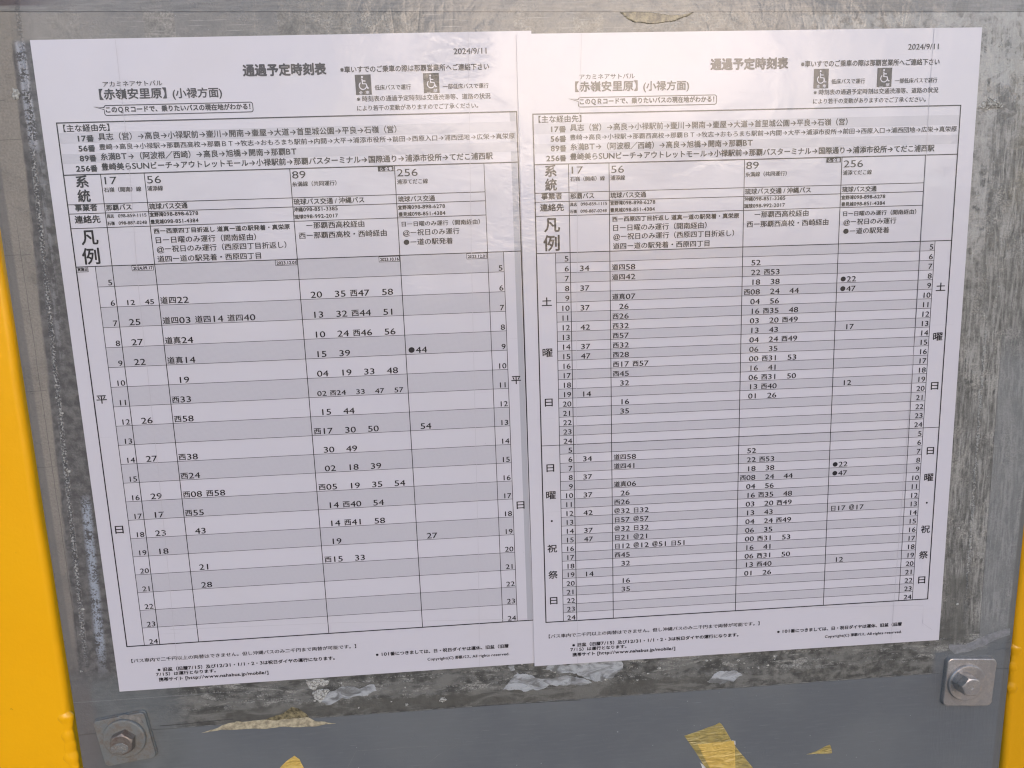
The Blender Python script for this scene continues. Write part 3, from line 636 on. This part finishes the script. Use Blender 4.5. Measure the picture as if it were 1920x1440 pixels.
for i, (nm, pts, th, mat, dm) in enumerate([
    ('paint_flake', [(-9.9, -18.6), (-7.9, -19.3), (-7.2, -20.8), (-8.0, -23.2), (-10.2, -23.3), (-10.6, -21.4)], .25, M_FLAKE, .2),
    ('paint_flake', [(415.1, -36.8), (417.0, -33.8), (419.9, -32.0), (423.3, -33.0), (426.5, -35.2), (426.6, -36.6), (422.0, -37.0)], .3, M_FLAKE, .4),
    ('paint_flake', [(88.8, -297.6), (100.3, -298.7), (99.2, -301.3), (94.2, -301.4), (93.0, -303.8), (90.2, -302.4)], .25, M_FLAKE, .1),
    ('paint_flake', [(91.5, -305.0), (96, -303.6), (100.1, -304.3), (97.2, -308.4), (94.8, -310.9), (92.4, -308.4)], .25, M_FLAKE, .1),
    ('paint_flake', [(154.3, -312.6), (156.5, -312.2), (157.5, -314.0), (155.3, -315.3), (153.7, -314.6)], .2, M_FLAKE, .1),
    ('paint_flake', [(188.4, -298.3), (190.1, -297.0), (191.9, -298.0), (192.3, -300.3), (190.2, -300.8)], .2, M_SMEAR, .1),
    ('glue_smear', [(94.8, -310.0), (100.5, -304.9), (105.9, -302.8), (121.6, -302.8), (122.9, -306.4), (118.6, -308.7), (105.4, -308.5), (97.8, -312.3)], .12, M_SMEAR, .1),
    ('glue_smear', [(185.5, -310.6), (189.2, -306.5), (193.4, -302.2), (198.7, -303.4), (209.4, -306.3), (223.0, -306.7), (231.1, -310.3), (217.4, -310.7), (201.1, -311.5)], .12, M_SMEAR, .1),
    ('glue_smear', [(207.7, -301.2), (209.7, -297.0), (246.2, -299.1), (247.0, -302.7), (242.0, -308.2), (233.8, -309.9), (225.7, -306.2), (214.9, -303.8)], .12, M_SMEAR, .1),
    ('glue_smear', [(290.3, -314.2), (295.8, -309.3), (305.6, -309.4), (309.0, -312.1), (304.3, -315.5), (297.3, -316.4)], .1, M_SMEAR, .1),
    ('tape_remnant', [(418.5, -302.8), (427.5, -303.5), (438.7, -298.9), (451.0, -296.2), (451.3, -299.8), (439.1, -304.3), (429.2, -307.8), (422.0, -308.5), (418.6, -305.3)], .12, m_simple('grey_clear_tape_remnant', (.235, .235, .24), .4, amp=.12, sc=.4, bump=.3, coat=.5), 0),
    ('tape_remnant', [(36.0, -322.4), (47.3, -318.9), (53.9, -317.5), (73.2, -318.5), (79.8, -318.1), (88.4, -317.9), (91.9, -320.5), (101.7, -322.6), (67.7, -322.7)], .15, M_BEIGE, 0),
    ('tape_remnant', [(66.3, -318.4), (71.3, -316.3), (77.2, -314.5), (81.1, -311.8), (84.2, -312.9), (88.9, -318.4), (79.8, -319.0)], .10, M_BROWN, 0),
    ('tape_remnant', [(249.0, 7.0), (281.9, 6.5), (279.3, 5.0), (271.7, 2.7), (262.6, 2.2), (255.6, 2.8), (252.0, 4.6)], .15, M_BROWN, 0)]):
    blob(nm, pts, .02 + .01 * i, th, mat, board, rough=.06 if nm == 'tape_remnant' else .17, sub=4 if nm != 'tape_remnant' else 4, seed=i + 3, dome=dm)
rnd = random.Random(11)
for k in range(46):                         # small chips along the foot of the sheets and in the left margin
    if k < 26: x = rnd.uniform(85, 330); y = -rnd.gauss(306, 4)
    elif k < 36: y = -rnd.uniform(150, 290); x = -5.6 - (-47 - y) * .036 + rnd.gauss(0, 1.0)
    else: x = rnd.uniform(410, 432); y = -rnd.uniform(-8, 300)
    r = rnd.uniform(.3, .9)
    pts = [(x + math.cos(a) * r * rnd.uniform(.6, 1.5), y + math.sin(a) * r * rnd.uniform(.5, 1.0)) for a in [i * math.pi / 3 for i in range(6)]]
    blob('residue_chip', pts, .02, .2, M_FLAKE, board, rough=.1, seed=k, sub=1)
for pts, wd in (([(16.6, -317.1), (28, -317.0), (40, -316.5), (52, -316.2)], .35), ([(105.4, -348), (110.6, -338.6), (135, -338.7), (162.1, -339.4), (152, -344), (145.4, -349)], .16), ([(170, -318.6), (225, -319.4)], .3)):
    ribbon('scratch_line', [(x, -y) for x, y in pts], wd, .03, m_simple('scratch_grey', (.19, .19, .185), .6) if wd < .3 else m_simple('dark_crack', (.055, .052, .05), .7), board)

# ---------------------------------------------------------------- yellow masking-tape scraps
def scrap(name, loc, label, layers):
    t = bpy.data.objects.new(name, None); C.objects.link(t); place(t, (loc[0], loc[1], 0)); tag(t, label, 'tape scrap', 'yellow tape scraps left on the board')
    for nm, pts, z, th, mat, rg, sd in layers:
        blob(nm, [(x - loc[0], y - loc[1]) for x, y in pts], z, th, mat, t, rough=rg, seed=sd, sub=2)
    return t
scrap('tape_scrap', (297, -355), 'largest torn yellow tape strip, leaning and double layered, with a white paper shred', [
    ('lower_layer', [(278.7, -344.0), (289.1, -340.9), (295.3, -339.0), (297.2, -337.9), (298.4, -338.9), (305.6, -351.8), (315.6, -365.7), (322, -376), (301, -378.0), (289.3, -362.2)], .02, .12, M_YT2, .018, 1),
    ('upper_layer', [(285.7, -349.4), (305.0, -348.9), (305.6, -352.3), (305.9, -361), (306.4, -372.3), (298.0, -373.6), (291.5, -362.0)], .16, .14, M_YT, .012, 2),
    ('paper_shred', [(304.0, -348.7), (305.9, -349.1), (306.0, -351.4), (304.8, -351.2)], .005, .07, M_SHRED, .05, 3),
    ('paper_shred', [(287.0, -359.9), (289.6, -362.2), (292.0, -366.4), (288.8, -365.0)], .005, .07, M_SHRED, .05, 4)])
scrap('tape_scrap', (351, -358), 'small thin wedge of torn yellow tape, right of the big leaning strip', [
    ('tape', [(344.3, -360.2), (349.4, -358.9), (355.1, -356.0), (356.8, -355.5), (357.5, -357.1), (358.2, -360.6), (355.9, -360.7)], .02, .14, M_YT2, .03, 5)])
scrap('tape_scrap', (78, -343), 'peaked bright yellow tape tip, to the right of the rusty bolt', [
    ('tape', [(70.3, -347.0), (74.0, -343.0), (76.5, -340.8), (79.9, -338.7), (82.3, -341.0), (84.0, -345.9), (84.6, -352.0), (72, -353)], .02, .14, M_YT, .02, 6)])

# ---------------------------------------------------------------- bolts
def m_steel(name, col, dirt, rough, metal=.85):
    n = NT(name); g = n.vec(n.obj, (1000, 1000, 1000)); a = n.noise(g, .25, 5, .6); b = n.noise(n.vec(g, (1, 1, 1), (8, 8, 8)), 1.2, 4, .6)
    f = n.ss(n.add(n.mul(a, .7), n.mul(b, .3)), .42, .62)
    n.set(Base_Color=n.mix(f, col, dirt), Metallic=n.math('SUBTRACT', metal, n.mul(f, .5)), Roughness=n.add(rough, n.mul(b, .18)), Normal=n.bump(n.add(n.mul(a, .10), n.mul(b, .04)), .001))
    return n.m
M_ST = m_steel('stainless_steel', (.52, .48, .45), (.33, .295, .265), .30, .75)
M_PT = m_steel('dull_painted_steel', (.215, .222, .212), (.175, .150, .125), .38, .3)
M_RU = m_steel('rusted_bolt_steel', (.26, .225, .195), (.15, .105, .08), .36, .6)
M_RIM = m_steel('worn_bright_edge', (.62, .58, .54), (.42, .37, .33), .22, .95)
def washer_plate(side, th, r, mat, parent, z, rot=0.0, name='square_washer', skew=0):
    P = []
    for cx, cy, a0 in ((1, 1, 0), (-1, 1, 90), (-1, -1, 180), (1, -1, 270)):
        for i in range(7): a = math.radians(a0 + 15 * i); P.append((cx * (side / 2 - r) + r * math.cos(a), cy * (side / 2 - r) + r * math.sin(a)))
    P = [(x + skew * y, y) for x, y in P]; co, si = math.cos(rot), math.sin(rot); P = [(x * co - y * si, x * si + y * co) for x, y in P]
    n = len(P); V, F = [], []
    for f, zz in ((0, 0), (0, th * .72), (.12, th * .92), (.42, th)):
        V += [(x * (1 - f * 2 / side) * MM, y * (1 - f * 2 / side) * MM, (z + zz) * MM) for x, y in P]
    for k in range(3):
        for i in range(n): j = (i + 1) % n; F.append((k * n + i, k * n + j, (k + 1) * n + j, (k + 1) * n + i))
    F.append(tuple(range(3 * n, 4 * n)))
    return mesh_obj(name, V, F, mat, parent)
def lathe(name, prof, mat, parent, n=48, smooth=True):
    """prof: (radius, height) in mm from outside foot to the axis"""
    V, F = [], []
    for r, z in prof: V += [(r * math.cos(2 * math.pi * i / n) * MM, r * math.sin(2 * math.pi * i / n) * MM, z * MM) for i in range(n)]
    for k in range(len(prof) - 1):
        for i in range(n): j = (i + 1) % n; F.append((k * n + i, k * n + j, (k + 1) * n + j, (k + 1) * n + i))
    if prof[-1][0] > 0: F.append(tuple(range((len(prof) - 1) * n, len(prof) * n)))
    return mesh_obj(name, V, F, mat, parent)
def hexagon(name, af, z0, z1, chamfer, mat, parent, rot=0.0, mark=None):
    """hexagon prism with the round chamfer of a real bolt head and a shallow dimple on top"""
    n = 96; rc = af / 2 / math.cos(math.pi / 6); V, F = [], []
    def rad(i, lim=1e9):
        a = 2 * math.pi * i / n; m = (a % (math.pi / 3)) - math.pi / 6; return min(af / 2 / math.cos(m), lim)
    rings = []
    for zz, fn in ((z0, lambda i: rad(i)),):
        rings.append([(rad(i), z0) for i in range(n)])
    R1 = af / 2 * .93
    rings.append([(rad(i), z1 - max(0.0, (rad(i) - R1)) * .62 * chamfer) for i in range(n)])
    rings.append([(R1, z1) for i in range(n)])
    rings.append([(R1 * .2, z1 + .01) for i in range(n)]); rings.append([(R1 * .12, z1 - .25) for i in range(n)])
    for rg in rings: V += [(r * math.cos(2 * math.pi * i / n + rot) * MM, r * math.sin(2 * math.pi * i / n + rot) * MM, z * MM) for i, (r, z) in enumerate(rg)]
    for k in range(len(rings) - 1):
        for i in range(n): j = (i + 1) % n; F.append((k * n + i, k * n + j, (k + 1) * n + j, (k + 1) * n + i))
    F.append(tuple(range((len(rings) - 1) * n, len(rings) * n)))
    return mesh_obj(name, V, F, mat, parent)
b = bpy.data.objects.new('hex_bolt', None); C.objects.link(b); place(b, (427.4, -323.3, 0))
tag(b, 'shiny tall hex bolt on a clean square washer beside the right-hand yellow post', 'bolt', 'bolts holding the board')
q = washer_plate(26.8, 2.4, 2.6, M_ST, b, 0.03, math.radians(-4.6), skew=-.03); q.location = (2.4 * MM, -.7 * MM, 0)
lathe('round_washer', [(10.0, 2.4), (10.0, 3.7), (9.75, 4.0), (9.2, 4.1), (5, 4.0)], M_ST, b)
grp = bpy.data.objects
def shift(o, a, bb, z0, z1):                # lean the fastener slightly, as it sits in its hole
    for v in o.data.vertices:
        f = (v.co.z / MM - z0) / (z1 - z0); v.co.x += (a[0] + (bb[0] - a[0]) * f) * MM; v.co.y += (a[1] + (bb[1] - a[1]) * f) * MM
c0, c1 = (-3.6, 2.0), (-3.5, 2.9)
for nm, a_, z0, z1, ch in (('nut', 9.4, 4.0, 8.0, .25), ('bolt_head', 9.2, 8.15, 12.2, 1.0)):
    o = hexagon(nm, a_, z0, z1, ch, M_ST, b, math.radians(55 if nm == 'nut' else 51)); shift(o, c0, c1, 4.0, 12.2)
b = bpy.data.objects.new('hex_bolt', None); C.objects.link(b); place(b, (0.7, -320.3, 0))
tag(b, 'rusty low hex bolt on a tilted grime-covered square washer, lower left of the board', 'bolt', 'bolts holding the board')
q = washer_plate(25.2, 1.2, 2.2, M_PT, b, 0.03, math.radians(7.8)); q.location = (-.5 * MM, -1.2 * MM, 0)
q = washer_plate(24.8, 1.3, 2.2, M_PT, b, 1.28, math.radians(7.6)); q.location = (-.5 * MM, -1.2 * MM, 0)
lathe('round_washer', [(10.1, 2.5), (10.1, 3.6), (9.9, 3.95), (9.2, 4.1), (5, 4.0)], M_PT, b)
o = hexagon('bolt_head', 10.2, 4.0, 8.0, 1.0, M_RU, b, math.radians(22)); shift(o, (.3, -.4), (.3, -.4), 4, 8)
blob('grime_lump', [(-4.4, -4.6), (-.5, -5.6), (3.0, -4.0), (3.8, -1.2), (1.2, .8), (-2.2, .6), (-4.8, -1.4)], 7.6, .55, M_PT, b, rough=.06, seed=4, dome=.3)
blob('paint_flake', [(-2, 11.6), (1.5, 12.4), (4.4, 11.6), (7.6, 10.6), (9.6, 7.2), (7.0, 5.6), (4.4, 8.4), (1, 9.0)], 2.6, .1, m_simple('dusty_film_on_washer', (.21, .195, .175), .5, amp=.2), b, rough=.06, seed=9)

# ---------------------------------------------------------------- yellow posts either side
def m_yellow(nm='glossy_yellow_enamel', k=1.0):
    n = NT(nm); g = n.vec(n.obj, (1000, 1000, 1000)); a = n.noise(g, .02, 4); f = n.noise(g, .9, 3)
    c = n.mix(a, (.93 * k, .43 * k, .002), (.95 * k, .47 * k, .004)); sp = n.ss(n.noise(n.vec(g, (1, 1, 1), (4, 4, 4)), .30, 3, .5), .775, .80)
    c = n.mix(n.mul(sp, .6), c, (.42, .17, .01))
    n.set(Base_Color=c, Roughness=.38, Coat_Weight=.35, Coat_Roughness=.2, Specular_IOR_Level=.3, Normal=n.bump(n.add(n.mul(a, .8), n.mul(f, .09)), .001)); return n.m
MY = m_yellow()
BEAD = ((3.5, 4.2, 1.0), (9.0, 3.2, .45), (14.5, 3.0, .7), (20, 4.5, .5), (26.5, 3.0, .95), (32, 3.5, .5), (38, 4, .8), (46, 4, .6))
def post(name, x0, x1, label, lean, beads, mat):
    t = bpy.data.objects.new(name, None); C.objects.link(t); place(t, ((x0 + x1) / 2, -Z0 * 1000, 0)); tag(t, label, 'post', 'yellow posts framing the board')
    wd = x1 - x0; r = 3.0; th = 9.0; P = []
    for cx, cy, a0 in ((1, 1, 0), (-1, 1, 90), (-1, -1, 180), (1, -1, 270)):
        for i in range(7): a = math.radians(a0 + 15 * i); P.append((cx * (wd / 2 - r) + r * math.cos(a), cy * (th / 2 - r) + r * math.sin(a) - th / 2 + .6))
    n = len(P); V, F = [], []
    zs = [0, 400, 800] + list(range(1000, 1700, 8)) + [2200]
    for zz in zs:
        dx = lean * (zz - 1200) + .25 * math.sin(zz / 23.0) + .15 * math.sin(zz / 9.0 + x0)
        V += [((x + dx) * MM, zz * MM, y * MM) for x, y in P]
    for k in range(len(zs) - 1):
        for i in range(n): j = (i + 1) % n; F.append((k * n + i, (k + 1) * n + i, (k + 1) * n + j, k * n + j))
    F += [tuple(range(n)), tuple(reversed(range((len(zs) - 1) * n, len(zs) * n)))]
    mesh_obj('tube', V, F, mat, t, smooth=True)
    # weld: one lumpy bead run down the edge, its waist and swell varying like a hand-laid seam
    y0_, y1_, bx, bz, amp = beads; N, M = 220, 20; V, F = [], []
    sw = [0.0] * (N + 1)
    for c_, wd_, a_ in BEAD:
        for k in range(N + 1):
            yy = y0_ + (y1_ - y0_) * k / N; sw[k] = max(sw[k], a_ * math.exp(-.75 * ((y0_ - yy - c_) / wd_) ** 2))
    for k in range(N + 1):
        yy = y0_ + (y1_ - y0_) * k / N; r_ = amp * (.66 + .34 * sw[k]) * min(1, (k + .3) / 22, (N - k + .3) / 22) ** .5
        for i in range(M):
            a = 2 * math.pi * i / M; q = 1 + .08 * math.sin(2 * a + yy * .35 + x0) + .04 * math.sin(3 * a - yy * .6)
            V.append(((bx - (x0 + x1) / 2 + .35 * math.sin(yy * .5) + r_ * q * math.cos(a)) * MM, (yy + Z0 * 1000) * MM, (bz + r_ * (.62) * q * math.sin(a)) * MM))
    for k in range(N):
        for i in range(M): j = (i + 1) % M; F.append((k * M + i, (k + 1) * M + i, (k + 1) * M + j, k * M + j))
    o = mesh_obj('weld_bead', V, F, mat, t, smooth=True); md = o.modifiers.new('soften', 'SMOOTH'); md.iterations = 25; md.factor = .6
    return t
post('yellow_post', -71.0, -25.6, 'bright yellow painted post running up the left edge of the board', 0.0, (-304.5, -352, -28.4, -1.3, 4.9), MY)
post('yellow_post', 453.4, 500.0, 'yellow post down the right edge of the board, its weaker light painted in as darker yellow', 0.0, (-304, -342, 456.2, -1.2, 4.2), m_yellow('shaded_yellow_enamel', .74))  # less light on this post is put into a darker yellow

# ---------------------------------------------------------------- what shows through the slit beside the board
def m_ground():
    n = NT('grey_asphalt_ground'); a = n.noise(n.obj, 3.0, 6); b = n.noise(n.obj, 90.0, 3)
    n.set(Base_Color=n.mix(n.add(n.mul(a, .5), n.mul(b, .5)), (.045, .045, .048), (.11, .108, .105)), Roughness=.9); return n.m
tag(mesh_obj('ground', [(-60, -60, 0), (60, -60, 0), (60, 60, 0), (-60, 60, 0)], [(0, 1, 2, 3)], m_ground()), kind='structure')
def m_leaf():
    n = NT('hedge_leaves'); a = n.noise(n.obj, 6.0, 3)
    n.set(Base_Color=n.mix(n.ss(a, .35, .65), (.02, .045, .015), (.07, .12, .03)), Roughness=.5); return n.m
rl = random.Random(5); V, F = [], []
for k in range(30000):                      # leaves crowd the outer shell of a rounded hedge; the core is a dark thicket
    x = rl.uniform(-4.5, 4.5); a = rl.uniform(-.25, math.pi + .25); rr = 1 - abs(rl.gauss(0, .10)) + .06 * math.sin(x * 5) + .04 * math.sin(x * 13 + a * 4)
    y = 2.1 + .62 * math.cos(a) * rr; z = max(.03, .55 + .95 * math.sin(a) * rr + (-.45 * rl.random() if abs(math.cos(a)) > .8 else 0))
    s = rl.uniform(.018, .042); a = Vector((rl.gauss(0, 1), rl.gauss(0, 1), rl.gauss(0, 1))).normalized(); b_ = a.orthogonal().normalized(); c_ = Vector((x, y, z))
    i = len(V); V += [c_ - a * s, c_ + b_ * s * .45, c_ + a * s, c_ - b_ * s * .45]; F.append((i, i + 1, i + 2, i + 3))
i = len(V); n_ = 10; xs = [-4.4 + .4 * k for k in range(23)]
for x in xs:
    for q in range(n_ + 1): t_ = math.pi * q / n_; V.append(Vector((x, 2.1 + .48 * math.cos(t_), .0 + (1.30 + .04 * math.sin(x * 5)) * math.sin(t_) ** .6)))
for k in range(len(xs) - 1):
    for q in range(n_): p_ = i + k * (n_ + 1) + q; F.append((p_, p_ + 1, p_ + n_ + 2, p_ + n_ + 1))
tag(mesh_obj('hedge', V, F, m_leaf()), 'dark green hedge glimpsed through the slit between left post and board', 'hedge', kind='stuff')
# unseen foliage added behind the camera to block low sky glow in the film
rl = random.Random(8); V, F = [], []
for k in range(9000):
    x = rl.uniform(-34, 34); top = 3.1 + .5 * math.sin(x * .45) + .35 * math.sin(x * 1.3 + 1); z = top * rl.random() ** .7; y = -16 + rl.gauss(0, .5)
    s = rl.uniform(.15, .38); a = Vector((rl.gauss(0, 1), rl.gauss(0, 1), rl.gauss(0, 1))).normalized(); b_ = a.orthogonal().normalized(); c_ = Vector((x, y, z))
    i = len(V); V += [c_ - a * s, c_ + b_ * s * .6, c_ + a * s, c_ - b_ * s * .6]; F.append((i, i + 1, i + 2, i + 3))
tag(mesh_obj('glow_blocking_bushes', V, F, bpy.data.materials['hedge_leaves']), 'unseen row of bushes added behind the camera to block low sky glow', 'bushes', kind='stuff')
